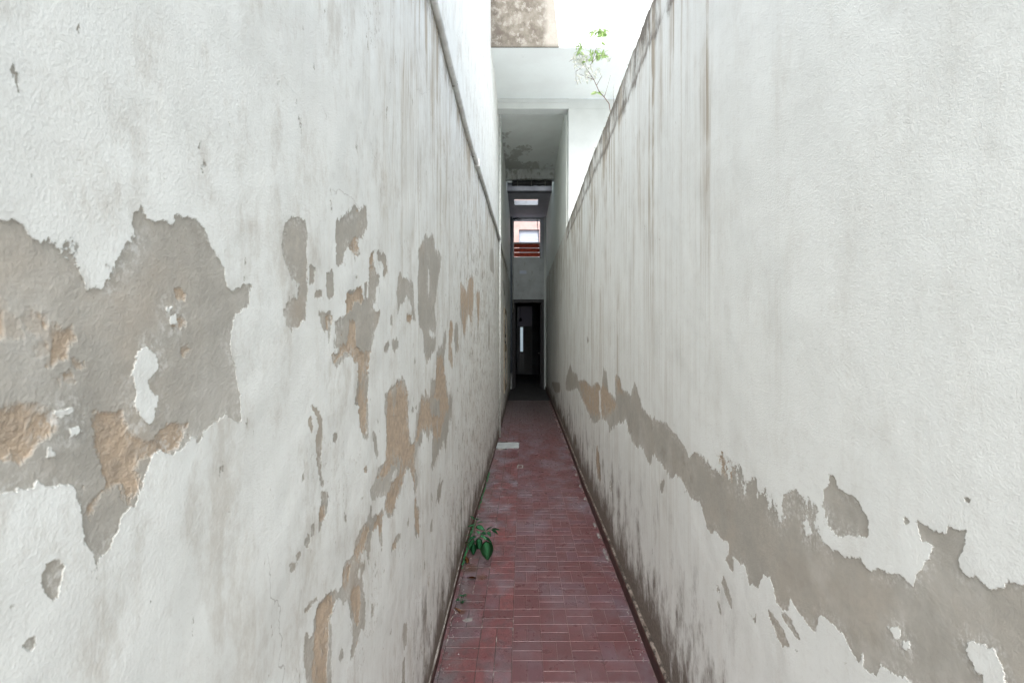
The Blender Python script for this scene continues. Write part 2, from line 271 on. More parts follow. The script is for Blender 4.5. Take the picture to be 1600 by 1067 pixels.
right_bare = [B5([(120,240),(125,180),(150,95),(160,150),(185,150),(192,195),(230,190),(270,235),(300,200),(325,240),(335,118),(358,160),(360,255),(380,272),(402,300),(396,165),(420,170),(440,240),(490,275),(500,225),(512,203),(527,240),(548,335),(600,400),(690,430),(740,500),(790,550),(810,618),(840,590),(900,620),(950,690),(1060,712),(1130,745),(1190,790)])
 + B6([(225,150),(262,175),(285,195),(300,228),(345,285),(372,318),(380,235),(420,215),(470,222),(512,262),(500,340),(530,400),(600,455),(650,492),(722,502),(775,572),(790,545),(900,565),(962,617),(982,560),(1042,508),(1050,440),(1000,410),(985,340),(1060,380),(1110,375),(1130,340),(1150,370),(1215,368),(1203,440),(1165,500),(1190,570),(1260,590),(1322,642),(1385,632),(1400,600),(1460,620),(1700,640),(1900,1000),(1900,1500),(1200,1250),(1000,1100),(950,1067),(820,985),(797,1032),(745,995),(742,930),(732,935),(722,978),(680,920),(640,840),(610,810),(550,760),(525,770),(515,842),(480,800),(460,770),(402,688),(392,742),(340,712),(325,640),(310,590),(280,570),(250,632),(215,612),(190,530),(120,482),(115,430),(60,380),(45,402)])
 + B5([(955,1035),(945,1062),(915,1000),(880,880),(830,850),(790,780),(745,710),(710,742),(670,670),(612,605),(600,658),(582,640),(540,548),(530,572),(500,540),(480,490),(460,420),(410,440),(370,480),(360,430),(320,400),(300,432),(280,430),(260,400),(230,330),(210,290),(190,235),(150,252),(130,252)]),
 B6([(588,128),(600,125),(615,170),(690,220),(715,240),(740,290),(762,335),(755,405),(720,400),(640,402),(590,372),(570,300),(550,260),(562,190),(590,165)]),
 B6([(110,473),(140,488),(147,570),(125,542),(103,510)]), B6([(95,575),(115,620),(135,690),(131,727),(110,680),(90,620)]), B6([(70,625),(80,635),(78,655),(68,650)]), B6([(40,610),(48,615),(58,650),(52,645)]), B6([(70,700),(80,715),(92,750),(84,745)]), B6([(300,745),(325,750),(380,840),(402,902),(375,912),(340,850)]), B6([(355,745),(400,770),(453,872),(430,865),(390,800)]), B6([(428,918),(445,922),(442,935),(428,932)]), B6([(205,740),(238,775),(250,745),(244,778),(232,780)]), B6([(655,968),(665,972),(662,985),(655,980)]), B6([(930,318),(945,318),(943,345),(930,342)]), B6([(1205,230),(1225,235),(1220,245),(1208,243)]),
 B5([(660,745),(677,755),(668,828),(650,800)]), B5([(785,800),(800,805),(798,832),(787,822)]), B5([(980,588),(1020,610),(1042,640),(1025,695),(990,650)]),
 B5([(295,540),(310,600),(320,740),(305,752),(292,650)]), B5([(40,200),(95,205),(92,262),(62,262)]), B5([(375,750),(385,770),(380,820),(370,800)]), B5([(135,370),(145,375),(140,400),(133,395)]), B5([(105,370),(118,400),(120,450),(106,430)]), B5([(168,480),(180,500),(185,560),(170,540)]),
 conv(0,0,1,XR)([(917,528),(921,527),(922,534),(918,537)])]
right_keep = [B6([(1213,885),(1235,868),(1250,878),(1328,910),(1368,980),(1400,1090),(1300,1120),(1287,1030),(1265,1020),(1220,940)]), B6([(848,810),(905,803),(912,850),(888,868)]), B6([(925,880),(950,877),(945,912),(928,908)]), B6([(480,360),(505,375),(500,392),(478,385)]),
 B5([(310,250),(318,245),(322,400),(314,400)])]
right_tan = [B5([(195,200),(235,185),(300,190),(365,250),(410,340),(345,400),(260,380),(225,320)]), B5([(290,535),(325,600),(325,760),(290,700)]), B5([(975,580),(1045,620),(1030,700),(980,650)]), B5([(395,160),(425,180),(440,260),(410,260)])]

def sdf(poly, U, V, lim=.25):
    p = np.array(poly); out = np.full(U.shape, -lim)
    lo = p.min(0)-lim; hi = p.max(0)+lim
    k = (U > lo[0]) & (U < hi[0]) & (V > lo[1]) & (V < hi[1]); u = U[k]; v = V[k]
    if not len(u): return out
    d2 = np.full(u.shape, 1e9); ins = np.zeros(u.shape, bool); n = len(p)
    for i in range(n):
        ax, ay = p[i]; bx, by = p[(i+1) % n]; ex, ey = bx-ax, by-ay
        t = np.clip(((u-ax)*ex+(v-ay)*ey)/(ex*ex+ey*ey+1e-12), 0, 1)
        d2 = np.minimum(d2, (u-ax-t*ex)**2+(v-ay-t*ey)**2)
        if ay != by: ins ^= ((ay > v) != (by > v)) & (u < (bx-ax)*(v-ay)/(by-ay)+ax)
    d = np.sqrt(d2); out[k] = np.maximum(np.where(ins, d, -d), -lim); return out
def field(polys, keeps, U, V):
    f = np.full(U.shape, -.25)
    for p in polys: f = np.maximum(f, sdf(p, U, V))
    for p in keeps: f = np.minimum(f, -sdf(p, U, V))
    return f
def sstep(x, a, b): t = np.clip((x-a)/(b-a), 0, 1); return t*t*(3-2*t)

def top_line(Y): return 3.245 + .006*np.sin(Y*3.1)+.005*np.sin(Y*17.7+1)+.003*np.sin(Y*61)+.003*np.sin(Y*140+2)
def wall_face(side, parent, H, mat):
    L = side == 'left'; X = XL if L else XR
    xs = np.arange(-260, 797, 2.1) if L else np.arange(1860, 853, -2.1)
    Yv = np.array([wl(x, VY, X)[0] for x in xs])
    Yend = 14.4
    Yv = Yv[Yv < Yend-.15]; Yv = np.concatenate([[-.8, -.4, 0, .1], Yv, [Yend]])
    NR = 500; t = np.linspace(0, 1, NR)
    Yc = np.maximum(Yv, .22)
    zb = np.maximum(0, CAMZ-.76*Yc)[:, None]; Ht = (H(Yv) if callable(H) else np.full(Yv.shape, H)); zt = np.minimum(Ht, CAMZ+.76*Yc)[:, None]
    zin = zb+(zt-zb)*t[None]
    below = zb*np.linspace(0, 1, 9)[None, :-1]; above = zt+(Ht[:, None]-zt)*np.linspace(0, 1, 9)[None, 1:]
    Zg = np.concatenate([below, zin, above], 1); Yg = np.repeat(Yv[:, None], Zg.shape[1], 1)
    Xg = X(Yg)
    V = np.stack([Xg, Yg, Zg], 2); nx, ny = Zg.shape
    me = grid_mesh('plaster_face', V, nx, ny, flip=not L)
    U, Vv = Yg.ravel(), Zg.ravel()
    sd = field(left_bare if L else right_bare, left_keep if L else right_keep, U, Vv)
    st = field(left_tan if L else right_tan, [], U, Vv)
    base = Vv
    h = VY-(Vv-CAMZ)*F/np.maximum(U, .3)
    if L:
        base = np.maximum(Vv-.05, 0); dirt = 1.1*np.exp(-base/.11)*sstep(U, .3, 1.5)*(1-.3*sstep(U, 7, 11)) + .34*np.exp(-base/.35)
        under = 3.10-Vv
        streak = sstep(U, .6, 2.2)*(np.exp(-np.maximum(under, 0)/.55)*(under > 0)*1.9 + (under > 0)*.30*np.exp(-np.maximum(under, 0)/1.6)) + .06*(under > 0)
        dirt = dirt + .45*np.exp(-np.abs(under-.03)/.045)
        chip = .15+.85*sstep(U, 1.8, 4.5)*(.35+.65*sstep(3.1-Vv, 0, .9))*(1-.5*sstep(U, 9, 12)) + .35*sstep(.9-Vv, 0, .7)*sstep(U, 1.0, 1.8)
        chip = np.where(under <= 0, .38*sstep(U, 2, 5), chip)
        chip = np.clip(chip, 0, 1)
    else:
        base = np.maximum(Vv-.09, 0); dirt = 1.15*np.exp(-base/.19)*sstep(U, .6, 1.6)*(1-.35*sstep(U, 8, 12)) + .20*np.exp(-base/.45)*sstep(U, 1, 2)
        dt = top_line(U)-Vv+.012*np.sin(U*7.3+Vv*9)+.008*np.sin(U*29)+.005*np.sin(U*83+Vv*40)
        dirt = dirt + (U < 7.4)*(.75*np.exp(-np.maximum(dt, 0)/.06) + .42*np.exp(-((dt-.19)/.035)**2) + .25*(dt < .2))*sstep(U, 1.2, 2.6)
        streak = sstep(U, 1.2, 2.4)*(np.exp(-np.maximum(dt,0)/.9)*(1.6+.8*sstep(U, 2, 3.5))+.12+.25*sstep(U, 3, 5)) + .05
        for px, wd, a in ((1108, 5, 1.5), (1100, 3, .6), (1218, 6, .55), (1345, 9, .22), (1017, 4, .9), (1021, 2, .8), (969, 2.2, .9), (941, 2, 1.3), (925, 1.6, 1.6), (954, 1.6, .8), (931, 1.3, 1.0), (904, 1, .7), (1440, 10, .12)):
            Yp = wl(px, VY, X)[0]; xx = VX+F*X(U)/np.maximum(U, .3)
            streak = streak + a*np.exp(-((xx-px)/wd)**2)*(.25+.75*sstep(Vv, 1.15, 2.3))*sstep(Vv, .6, 1.3)
        chip = -.3+.3*sstep(U,1.2,2.5)+.50*sstep(.85-Vv, 0, .6)*sstep(U, 1.5, 4)+.2*sstep(Vv, 2.9, 3.2)*sstep(U, 2, 4)
    amp = np.clip(.0018+.0034*U, .001, .016)*(1 if L else .8)
    for bx, by, br, k in ((150, 400, 45, 2.5), (90, 370, 30, 2), (560, 330, 25, 1.5), (1200, 780, 60, 2.5), (1140, 730, 35, 2.5), (1270, 800, 25, 2), (1000, 660, 25, 1), (300, 690, 20, 1)):
        if (bx < VX) == L:
            by_, bz_ = wl(bx, by, X); rr = br*by_/F
            amp = amp*(1+k*np.exp(-((U-by_)**2/(rr*by_/abs(float(X(by_)))*1.0)**2+(Vv-bz_)**2/rr**2)))
    for nme, arr in (('sd', sd), ('sdt', st), ('dirt', dirt), ('streak', streak), ('chip', chip), ('amp', amp)):
        a = me.attributes.new(nme, 'FLOAT', 'POINT'); a.data.foreach_set('value', np.asarray(arr, np.float32))
    return link('plaster_face', me, mat, parent)

white_pl = plaster('white_plaster', (.74, .76, .75), (.66, .68, .67), dirt=.18, thr=.62)
core_m = plaster('raw_render', (.42, .40, .36), (.34, .32, .29))
dark_skirt = flat('skirting_dark_red', (.075, .035, .03), .55, .35, var=.5, sc=14)
pale_rim = plaster('skirting_rim', (.40, .38, .35), (.20, .18, .16), dirtc=(.08, .07, .06), dirt=.8, thr=.5, scale=9)

# left wall
lw = empty('wall', (-.45, 7, 0), label='tall left wall with peeling white paint, grey and orange patches and a conduit', cat='wall')
wall_face('left', lw, lambda Y: np.where(Y < 2.3, 3.5, 6.0), wall_material('left'))  # top stepped down out of view to let light onto the right wall
m = MB(); Ys = np.linspace(-.8, 14.4, 40)
m.prism([(float(XL(y))-.03, y) for y in Ys if y < 2.3]+[(float(XL(2.3))-.03, 2.3), (-.8, 2.3), (-.8, -.8)], 'z', -.02, 3.5).prism([(float(XL(y))-.03, y) for y in [2.3]+[y for y in Ys if y > 2.3]]+[(-.8, 14.4), (-.8, 2.3)], 'z', -.02, 6.0).build('wall_core', core_m, lw)
def strip(Xf, sgn, off, thick, h0, h1, y0, y1, n=90, wob=.003):
    m = MB(); bm = m.bm; prev = None
    for i in range(n+1):
        y = y0+(y1-y0)*i/n; x = float(Xf(y)); wv = wob*(mnoise.noise((y*2.3, h0*9, 0))+.5*mnoise.noise((y*9, h1, 4))); dz = wob*1.2*mnoise.noise((y*6, 9, h1))
        a, b = x+sgn*(thick+wv), x+sgn*off
        ring = [bm.verts.new(c) for c in ((b, y, h0), (a, y, h0), (a, y, h1-.006+dz), (a-sgn*.006, y, h1+dz), (b, y, h1+dz))]
        if prev:
            for k in range(5): bm.faces.new((prev[k], prev[(k+1) % 5], ring[(k+1) % 5], ring[k]))
        else: bm.faces.new(ring)
        prev = ring
    bm.faces.new(prev[::-1]); return m
strip(XL, 1, -.025, .016, -.01, .045, -.8, 9.0, wob=.005).build('skirting', dark_skirt, lw)
strip(XL, 1, -.025, .012, .047, .062, -.8, 9.0, wob=.006).build('skirting_rim', pale_rim, lw)

# right wall
rw = empty('wall', (.66, 3, 0), label='lower right wall of white paint with long grey bare band and dark drip streaks', cat='wall')
wall_face('right', rw, lambda Y: top_line(Y), wall_material('right'))
mossy = plaster('mossy_coping', (.40, .40, .35), (.24, .25, .2), dirtc=(.1, .11, .08), dirt=.8, thr=.5, scale=12, bd=.01)
m = MB(); bm = m.bm; prev = None
for i in range(331):
    y = -.8+15.2*i/330; x = float(XR(y)); z = float(top_line(y))+.001
    ring = [bm.verts.new(c) for c in ((x+.022, y, -.02), (x+.022, y, z-.012), (x-.004+.006*mnoise.noise((y*30, 0, 0)), y, z-.008), (x+.004, y, z+.006+.012*mnoise.noise((y*18, 2, 0))), (x+.09, y, z+.012+.02*mnoise.noise((y*11, 5, 0))), (x+.18, y, z), (x+.18, y, -.02))]
    if prev:
        for k in range(7): bm.faces.new((prev[k], prev[(k+1) % 7], ring[(k+1) % 7], ring[k]))
    else: bm.faces.new(ring)
    prev = ring
bm.faces.new(prev[::-1]); m.build('wall_core', mossy, rw)
strip(XR, -1, -.025, .024, -.01, .078, -.8, 14.3).build('skirting', dark_skirt, rw)
strip(XR, -1, -.025, .020, .080, .089, -.8, 14.3, wob=.006).build('skirting_rim', plaster('worn_rim', (.27, .23, .20), (.12, .09, .075), dirtc=(.05, .04, .035), dirt=.9, thr=.46, scale=9), rw)

# ------------------------------------------------------------------ floor and its tiles
def tile_material(name, src, old):
    t = NT(name); p = t.pos(); X, Y, Z = t.sep(p)
    r = t.n('ShaderNodeObjectInfo').outputs['Random'] if src == 'obj' else t.attr('rnd')
    if old: c = t.mix(r, (.12, .046, .050), (.18, .062, .064))
    else: c = t.mix(r, (.112, .046, .049), (.136, .056, .060))
    r2 = t.m_('FRACT', t.m_('MULTIPLY', r, 7.31)); c = t.mix(t.m_('MULTIPLY', t.mr(r2, .7, 1), .45), c, (.13, .075, .095))
    c = t.mix(t.mr(t.noise(p, 16, 7, .72), .42, .66, 0, .75 if old else .35), c, (.085, .05, .052))
    dust = t.mr(t.noise(t.scl(p, (1, .6, 1)), 3.2 if not old else 5, 8, .68), .42, .68)
    far = t.mr(Y, 2, 6, .35, .7); edge = t.mr(X, .35, .62, 0, .35)
    d = t.m_('MULTIPLY', dust, t.m_('ADD', far, edge))
    d = t.m_('MULTIPLY', d, 1.0 if old else .75, clamp=True)
    c = t.mix(d, c, (.20, .19, .225))
    if old:
        lf = t.mr(X, -.22, -.41, 0, .85); c = t.mix(t.m_('MULTIPLY', lf, t.mr(t.noise(p, 9, 8, .7), .38, .62)), c, (.15, .14, .145))
        # rust brown blots under the weeds
        for bx, by, br in ((-.36, 3.32, .09), (-.27, 3.20, .05), (-.35, 2.80, .035)):
            dx = t.m_('SUBTRACT', X, bx); dy = t.m_('SUBTRACT', Y, by)
            q = t.m_('SQRT', t.m_('ADD', t.m_('MULTIPLY', dx, dx), t.m_('MULTIPLY', dy, dy)))
            q = t.m_('MULTIPLY_ADD', t.m_('SUBTRACT', t.noise(p, 25, 4), .5), .05, q)
            c = t.mix(t.mr(q, br*.3, br, .7, 0), c, (.09, .04, .02))
    c = t.mix(t.mr(Y, 6.5, 10.4, 0, .8), c, (.085, .07, .07))  # shade under the roof painted in: tiles darken with distance
    spk = t.mr(t.noise(p, 300, 2, .6), .70, .78, 0, .6); c = t.mix(spk, c, (.45, .42, .40))
    ro = t.mr(t.noise(p, 14, 5, .6), .3, .7, .24, .48)
    t.bsdf(c, ro, .5, bump=t.m_('ADD', t.noise(p, 90, 5, .65), t.m_('MULTIPLY', t.noise(p, 12, 3), 2.5)), bdist=.0011 if not old else .0022); return t.m
gt = NT('grout'); gp = gt.pos(); gX, gY, gZ = gt.sep(gp)
gc = gt.mix(gt.mr(gt.noise(gp, 6, 6, .7), .4, .62), (.21, .15, .145), (.10, .062, .06))
gl = gt.mix(gt.mr(gt.noise(gp, 8, 5, .7), .56, .63), (.06, .055, .05), (.42, .40, .37))
gt.bsdf(gt.mix(gt.mr(gX, -.052, -.048), gl, gc), .9, .2, bump=gt.noise(gp, 200, 4), bdist=.001)
floor = empty('floor', (0, 6, 0), kind='structure', label='narrow alley floor of red clay tiles')
MB().box(-.5, .8, -.8, 11.9, -.08, -.0022).build('grout_bed', gt.m, floor)
conc = plaster('dark_concrete', (.05, .048, .05), (.03, .03, .033), dirtc=(.05, .045, .04), dirt=.6, scale=4)
MB().box(-.5, .8, 11.9, 22, -.08, .004).build('concrete_floor', conc, floor)
tiles = []                                            # x0,x1,y0,y1,old
def basket(x0, cols, s, y0, y1, old, xmax=None, xmin=None):
    nr = int((y1-y0)/s)+1
    for c_ in cols:
        for r_ in range(nr):
            bx = x0+c_*s; by = y0+r_*s
            vert = (c_+r_+(1 if old and (r_ % 5 == 3) else 0)) % 2 == 0
            for k in (0, 1):
                q = [bx+k*s/2, bx+(k+1)*s/2, by, by+s] if vert else [bx, bx+s, by+k*s/2, by+(k+1)*s/2]
                if xmax is not None and vert and q[1] > xmax+.02 and k == 1: continue
                if xmax is not None: q[1] = min(q[1], xmax)
                if xmin is not None: q[0] = max(q[0], xmin)
                q[3] = min(q[3], 11.89)
                if q[1]-q[0] > .02 and q[3]-q[2] > .02: tiles.append((*q, old))
basket(-.05, range(0, 5), .15, -.77, 11.9, False, xmax=.66)
basket(-.05, range(-3, 0), .172, -.79, 11.9, True, xmin=-.42)
patch = lambda q: q[4] and 6.85 < (q[2]+q[3])/2 < 7.22
tiles = [q for q in tiles if not patch(q)]
vis = sorted([q for q in tiles if q[2] > 2.05 and q[1] > -.42], key=lambda q: q[2])[:298]
visset = set(vis); rest = [q for q in tiles if q not in visset]
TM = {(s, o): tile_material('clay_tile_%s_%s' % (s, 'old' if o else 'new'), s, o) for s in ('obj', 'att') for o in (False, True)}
tcache = {}
def tile_mesh(w_, l_, old):
    k = (round(w_, 3), round(l_, 3), old)
    if k not in tcache:
        g = .0034 if old else .0021; c = .0012
        bm = bmesh.new(); a, b = w_/2-g/2, l_/2-g/2
        lo = [bm.verts.new(p) for p in ((-a, -b, -.012), (a, -b, -.012), (a, b, -.012), (-a, b, -.012))]
        mi = [bm.verts.new((v.co.x, v.co.y, -c)) for v in lo]
        hi = [bm.verts.new((v.co.x*(1-c/a), v.co.y*(1-c/b), 0)) for v in lo]
        bm.faces.new(hi)
        for i in range(4):
            bm.faces.new((lo[i], lo[(i+1) % 4], mi[(i+1) % 4], mi[i])); bm.faces.new((mi[i], mi[(i+1) % 4], hi[(i+1) % 4], hi[i]))
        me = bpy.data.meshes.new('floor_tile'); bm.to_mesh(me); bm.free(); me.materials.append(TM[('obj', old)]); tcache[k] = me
    return tcache[k]
for q in vis:
    me = tile_mesh(q[1]-q[0], q[3]-q[2], q[4]); o = bpy.data.objects.new('floor_tile', me); col.objects.link(o); o.parent = floor
    k = 1.0 if q[4] else .35
    o.location = ((q[0]+q[1])/2, (q[2]+q[3])/2-6, random.uniform(-.0009, .0006)*k)
    o.rotation_euler = (random.gauss(0, .004)*k, random.gauss(0, .004)*k, random.gauss(0, .004)*k)
for old in (False, True):
    V, Fc, R = [], [], []
    for q in rest:
        if q[4] != old: continue
        g = .0017 if old else .0011; r = random.random(); z = random.uniform(-.0006, .0004); b = len(V)
        for zz, e in ((-.01, 0), (z, 0)):
            V += [(q[0]+g, q[2]+g-6, zz), (q[1]-g, q[2]+g-6, zz), (q[1]-g, q[3]-g-6, zz), (q[0]+g, q[3]-g-6, zz)]
        Fc += [(b+4, b+5, b+6, b+7)]+[(b+i, b+(i+1) % 4, b+4+(i+1) % 4, b+4+i) for i in range(4)]; R += [r]*8
    me = bpy.data.meshes.new('far_tiles'); me.from_pydata(V, [], Fc); a = me.attributes.new('rnd', 'FLOAT', 'POINT'); a.data.foreach_set('value', R)
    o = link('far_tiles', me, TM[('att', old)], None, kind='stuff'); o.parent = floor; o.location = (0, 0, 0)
conc_l = plaster('old_mortar', (.27, .26, .25), (.18, .17, .17), dirt=.5, thr=.5, scale=30)
cem = plaster('pale_cement', (.36, .40, .41), (.30, .33, .34), dirt=.3, thr=.55, scale=9)
m = MB(); pts = [(-.40, 6.86)]
pts = [(-.405, 6.87), (-.25, 6.85), (-.052, 6.87), (-.045, 6.95), (-.05, 7.05), (-.04, 7.2), (-.14, 7.23), (-.3, 7.21), (-.4, 7.24)]
m.prism(pts, 'z', -.01, .0035).build('cement_patch', cem, floor)
m = MB(); m.box(-.062, .012, 5.83, 5.85, -.005, .003).box(-.062, .012, 5.95, 5.97, -.005, .003).box(-.062, -.048, 5.852, 5.948, -.005, .003).box(-.002, .012, 5.852, 5.948, -.005, .003)
m.build('cover_frame', conc_l, floor)
m = MB()
for px, py in ((930, 820), (937, 838), (944, 862), (949, 872), (915, 780), (893, 730), (896, 742), (902, 760)):
    Y = F*CAMZ/(py-VY); X_ = float(XR(Y))-.045
    poly = [(X_+.010*random.uniform(.5, 1.4)*math.cos(a), Y+.05*random.uniform(.5, 1.4)*math.sin(a)) for a in np.linspace(0, 2*PI, 10)[:-1]]
    m.prism(poly, 'z', -.004, .0045)
m.build('mortar_crumbs', conc_l, floor, kind='stuff')
m = MB(); Yc = F*CAMZ/(965-VY)
m.prism([(-.305+.03*random.uniform(.6, 1.2)*math.cos(a), 2.72+.022*random.uniform(.6, 1.2)*math.sin(a)) for a in np.linspace(0, 2*PI, 12)[:-1]], 'z', -.004, .002).build('lime_stain', conc_l, floor)

# ------------------------------------------------------------------ ground outside, unseen pale terrace added to bounce light up to the soffit
grd = MB().box(-60, 60, -60, 80, -.4, -.085).build('ground', plaster('yard_concrete', (.42, .41, .39), (.34, .33, .31)), None, kind='structure')
rt = MB().box(.9, 7, -3, 7.28, 2.6, 2.85).build('bounce_terrace', plaster('bounce_lime', (.78, .78, .76), (.66, .66, .64)), None, label='unseen pale terrace added behind the right wall to bounce light', cat='roof')

# ------------------------------------------------------------------ the covered passage building
bd = empty('building', (0, 7.3, 0), label='white passage building with low ceilings bridging the far half of the alley', cat='building')
bluish = plaster('soffit_paint', (.82, .87, .87), (.78, .82, .82), dirtc=(.45, .46, .45), dirt=.5, thr=.64, scale=2)
fac = plaster('facade_paint', (.60, .63, .62), (.54, .57, .56), dirt=.2, thr=.66, scale=2)
ZS = CAMZ+3.57; YN, YF = 6.0, 7.3
# upper wall: stained raw render on the left, bright paint on the right, slanting joint
bt = NT('stained_render'); bp_ = bt.pos(); bX, bY, bZ = bt.sep(bp_)
c = bt.mix(bt.mr(bt.noise(bp_, 5, 7, .7), .38, .62), (.215, .20, .17), (.13, .115, .095))
c = bt.mix(bt.mr(bt.noise(bt.scl(bp_, (1, 1, .8)), 9, 9, .75), .5, .58, 0, .75), c, (.31, .30, .27))
c = bt.mix(bt.mr(bt.noise(bp_, 4.2, 6, .7), .55, .66, 0, .7), c, (.105, .09, .075))
c = bt.mix(bt.mr(bX, .24, .34, 0, .75), c, (.38, .36, .32))
c = bt.mix(bt.mr(bZ, 5.22, 5.17, 0, .6), c, (.14, .13, .11))
bt.bsdf(c, .9, .2, bump=bt.noise(bp_, 40, 8, .75), bdist=.012)
MB().prism([(-.6, ZS+.003), (.453, ZS+.003), (.33, 6.3), (-.6, 6.3)], 'y', YN-.012, YN+.2).build('stained_upper_wall', bt.m, bd)
MB().prism([(.455, ZS+.012), (4, ZS+.012), (4, 6.3), (.335, 6.3)], 'y', YN, YN+.2).build('upper_wall', fac, bd)
m = MB(); pts = [(.47, YN-.0)]; zc = ZS+.13
m.tube([(.5+.08*i, YN-.0015, zc+.02*mnoise.noise((i*.9, 0, 0))) for i in range(7)], .0022, 4).tube([(.98+.06*i, YN-.0015, zc+.19-.008*i+.015*mnoise.noise((i*.9, 3, 0))) for i in range(6)], .0022, 4)
m.build('wall_crack', core_m, bd)
MB().box(-.6, 4, YN+.01, YF, ZS, ZS+.16).build('soffit_slab', bluish, bd)
m = MB().box(-.6, 4, YF, YF+.2, CAMZ+3.42, ZS-.002).box(.70, 4, YF, YF+.2, 2.4, CAMZ+3.418).build('facade', fac, bd)
m = MB().box(-.6, .70, YF-.012, YF-.001, CAMZ+3.515, ZS-.002).build('beam_band', fac, bd)
mt = NT('mouldy_ceiling'); mp = mt.pos(); mX, mY, mZ = mt.sep(mp)
c = mt.mix(mt.mr(mt.noise(mp, 3, 5), .35, .65), (.86, .90, .89), (.82, .85, .84))
msk = mt.m_('ADD', mt.noise(mt.scl(mp, (1, .55, 1)), 3.4, 8, .68), mt.m_('ADD', mt.mr(mX, .5, -.35, -.08, .10, False), mt.mr(mY, 8.5, 10.2, -.14, .05, False)))
c = mt.mix(mt.mr(msk, .51, .57, 0, .6), c, (.34, .33, .30))
mt.bsdf(c, .85, .2, bump=mt.noise(mp, 40, 6, .7), bdist=.004)
ZC = CAMZ+3.62; YB = 10.5
MB().box(-.6, .95, YF+.202, 10.72, ZC, ZC+.15).build('mouldy_ceiling', mt.m, bd)
MB().box(-.6, .95, 11.42, 11.5, ZC, ZC+.15).build('ceiling_edge', mt.m, bd)
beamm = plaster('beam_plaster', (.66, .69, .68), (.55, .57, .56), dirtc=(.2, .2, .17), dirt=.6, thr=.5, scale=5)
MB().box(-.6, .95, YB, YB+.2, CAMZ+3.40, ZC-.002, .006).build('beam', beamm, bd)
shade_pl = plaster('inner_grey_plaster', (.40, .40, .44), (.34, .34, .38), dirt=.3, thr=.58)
MB().box(-.6, .95, 11.5, 11.7, CAMZ+3.435, ZC+.15, .006).build('beam', plaster('darkened_beam', (.20, .20, .22), (.13, .13, .15)), bd)  # beam colour darkened to keep it dim beneath the added glazing
ZD = CAMZ+3.50
m = MB(); sx0, sx1, sy0, sy1 = -.21, .42, 12.45, 12.98
m.box(-.6, sx0, 11.702, 14.4, ZD, ZD+.12).box(sx1, .95, 11.702, 14.4, ZD, ZD+.12).box(sx0, sx1, 11.702, sy0, ZD, ZD+.12).box(sx0, sx1, sy1, 14.4, ZD, ZD+.12)
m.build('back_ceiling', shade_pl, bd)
gl_ = NT('roof_glass'); tr = gl_.n('ShaderNodeBsdfTransparent'); tr.inputs[0].default_value = (.88, .92, .92, 1); df = gl_.n('ShaderNodeBsdfDiffuse'); df.inputs[0].default_value = (.5, .52, .52, 1)
mx = gl_.n('ShaderNodeMixShader'); mx.inputs[0].default_value = .12; gl_.t.links.new(tr.outputs[0], mx.inputs[1]); gl_.t.links.new(df.outputs[0], mx.inputs[2]); gl_.t.links.new(mx.outputs[0], gl_.out.inputs[0])
MB().box(sx0-.02, sx1+.02, sy0-.02, sy1+.02, ZD+.122, ZD+.13).build('skylight', gl_.m, bd)
MB().box(-.6, .95, 10.70, 11.44, ZC+.152, ZC+.16).build('added_glazing', gl_.m, bd)  # glazed ceiling gap added to let sky light into the passage
for i in range(3): MB().box(-.25+.4*i, -.22+.4*i, 10.72, 11.42, ZC+.09, ZC+.15).build('added_glazing_bar', core_m, bd)
# inner upper right wall above the old wall line
m = MB(); Ys = np.linspace(YF+.202, 14.4, 20)
m.prism([(float(XR(y))+.004, y) for y in Ys]+[(.93, 14.4), (.93, YF+.202)], 'z', 3.262, ZC+.1).build('inner_wall', plaster('inner_paint', (.82, .86, .82), (.77, .80, .77), dirt=.2), bd)
# end wall with door and window openings
WY = 14.4; dx0, dx1, dz = -.305, .65, CAMZ+1.07; wx0, wx1, wz0, wz1 = -.30, .60, CAMZ+2.33, CAMZ+3.46
m = MB().box(-.6, dx0, WY, WY+.3, 0, wz0).box(dx1, .95, WY, WY+.3, 0, wz0).box(dx0, dx1, WY, WY+.3, dz, wz0).box(-.6, wx0, WY, WY+.3, wz0+.001, ZD+.12).box(wx1, .95, WY, WY+.3, wz0+.001, ZD+.12).box(wx0, wx1, WY, WY+.3, wz1, ZD+.12)
m.build('end_wall', plaster('end_wall_plaster', (.46, .49, .50), (.40, .42, .43), dirt=.35, thr=.56, scale=4), bd)
MB().box(.645, .71, WY-.10, WY-.002, 0, ZD-.002, .004).build('pilaster', fac, bd)
MB().box(.02-.1, .13, WY-.004, WY-.001, CAMZ+1.83, CAMZ+1.93).build('paint_patch', plaster('blue_patch', (.52, .57, .66), (.48, .53, .62)), bd, label='pale bluish painted-over rectangle')

# ------------------------------------------------------------------ window over the door
win = empty('window', (.15, WY+.15, wz0), label='small high window over the dark doorway with red slats along its bottom', cat='window')
frm = flat('window_paint', (.62, .66, .72), .5, var=.2)
m = MB().box(wx0+.001, wx0+.05, WY+.05, WY+.12, wz0+.002, wz1-.002).box(wx1-.07, wx1-.001, WY+.05, WY+.12, wz0+.002, wz1-.002).box(wx0+.052, wx1-.072, WY+.05, WY+.12, wz0+.42, wz0+.45)
m.build('frame', frm, win)
redm = flat('red_slat_paint', (.45, .07, .035), .45, var=.4, sc=8); rim = flat('slat_edge', (.62, .36, .3), .5)
for k in range(3):
    z = wz0+.02+k*.135
    s_ = MB().prism([(WY+.04, z), (WY+.055, z), (WY+.115, z+.11), (WY+.10, z+.115)], 'x', wx0+.052, wx1-.072).build('slat', redm, win)
    MB().box(wx0+.052, wx1-.072, WY+.095, WY+.118, z+.112, z+.128).build('slat_edge', rim, s_)
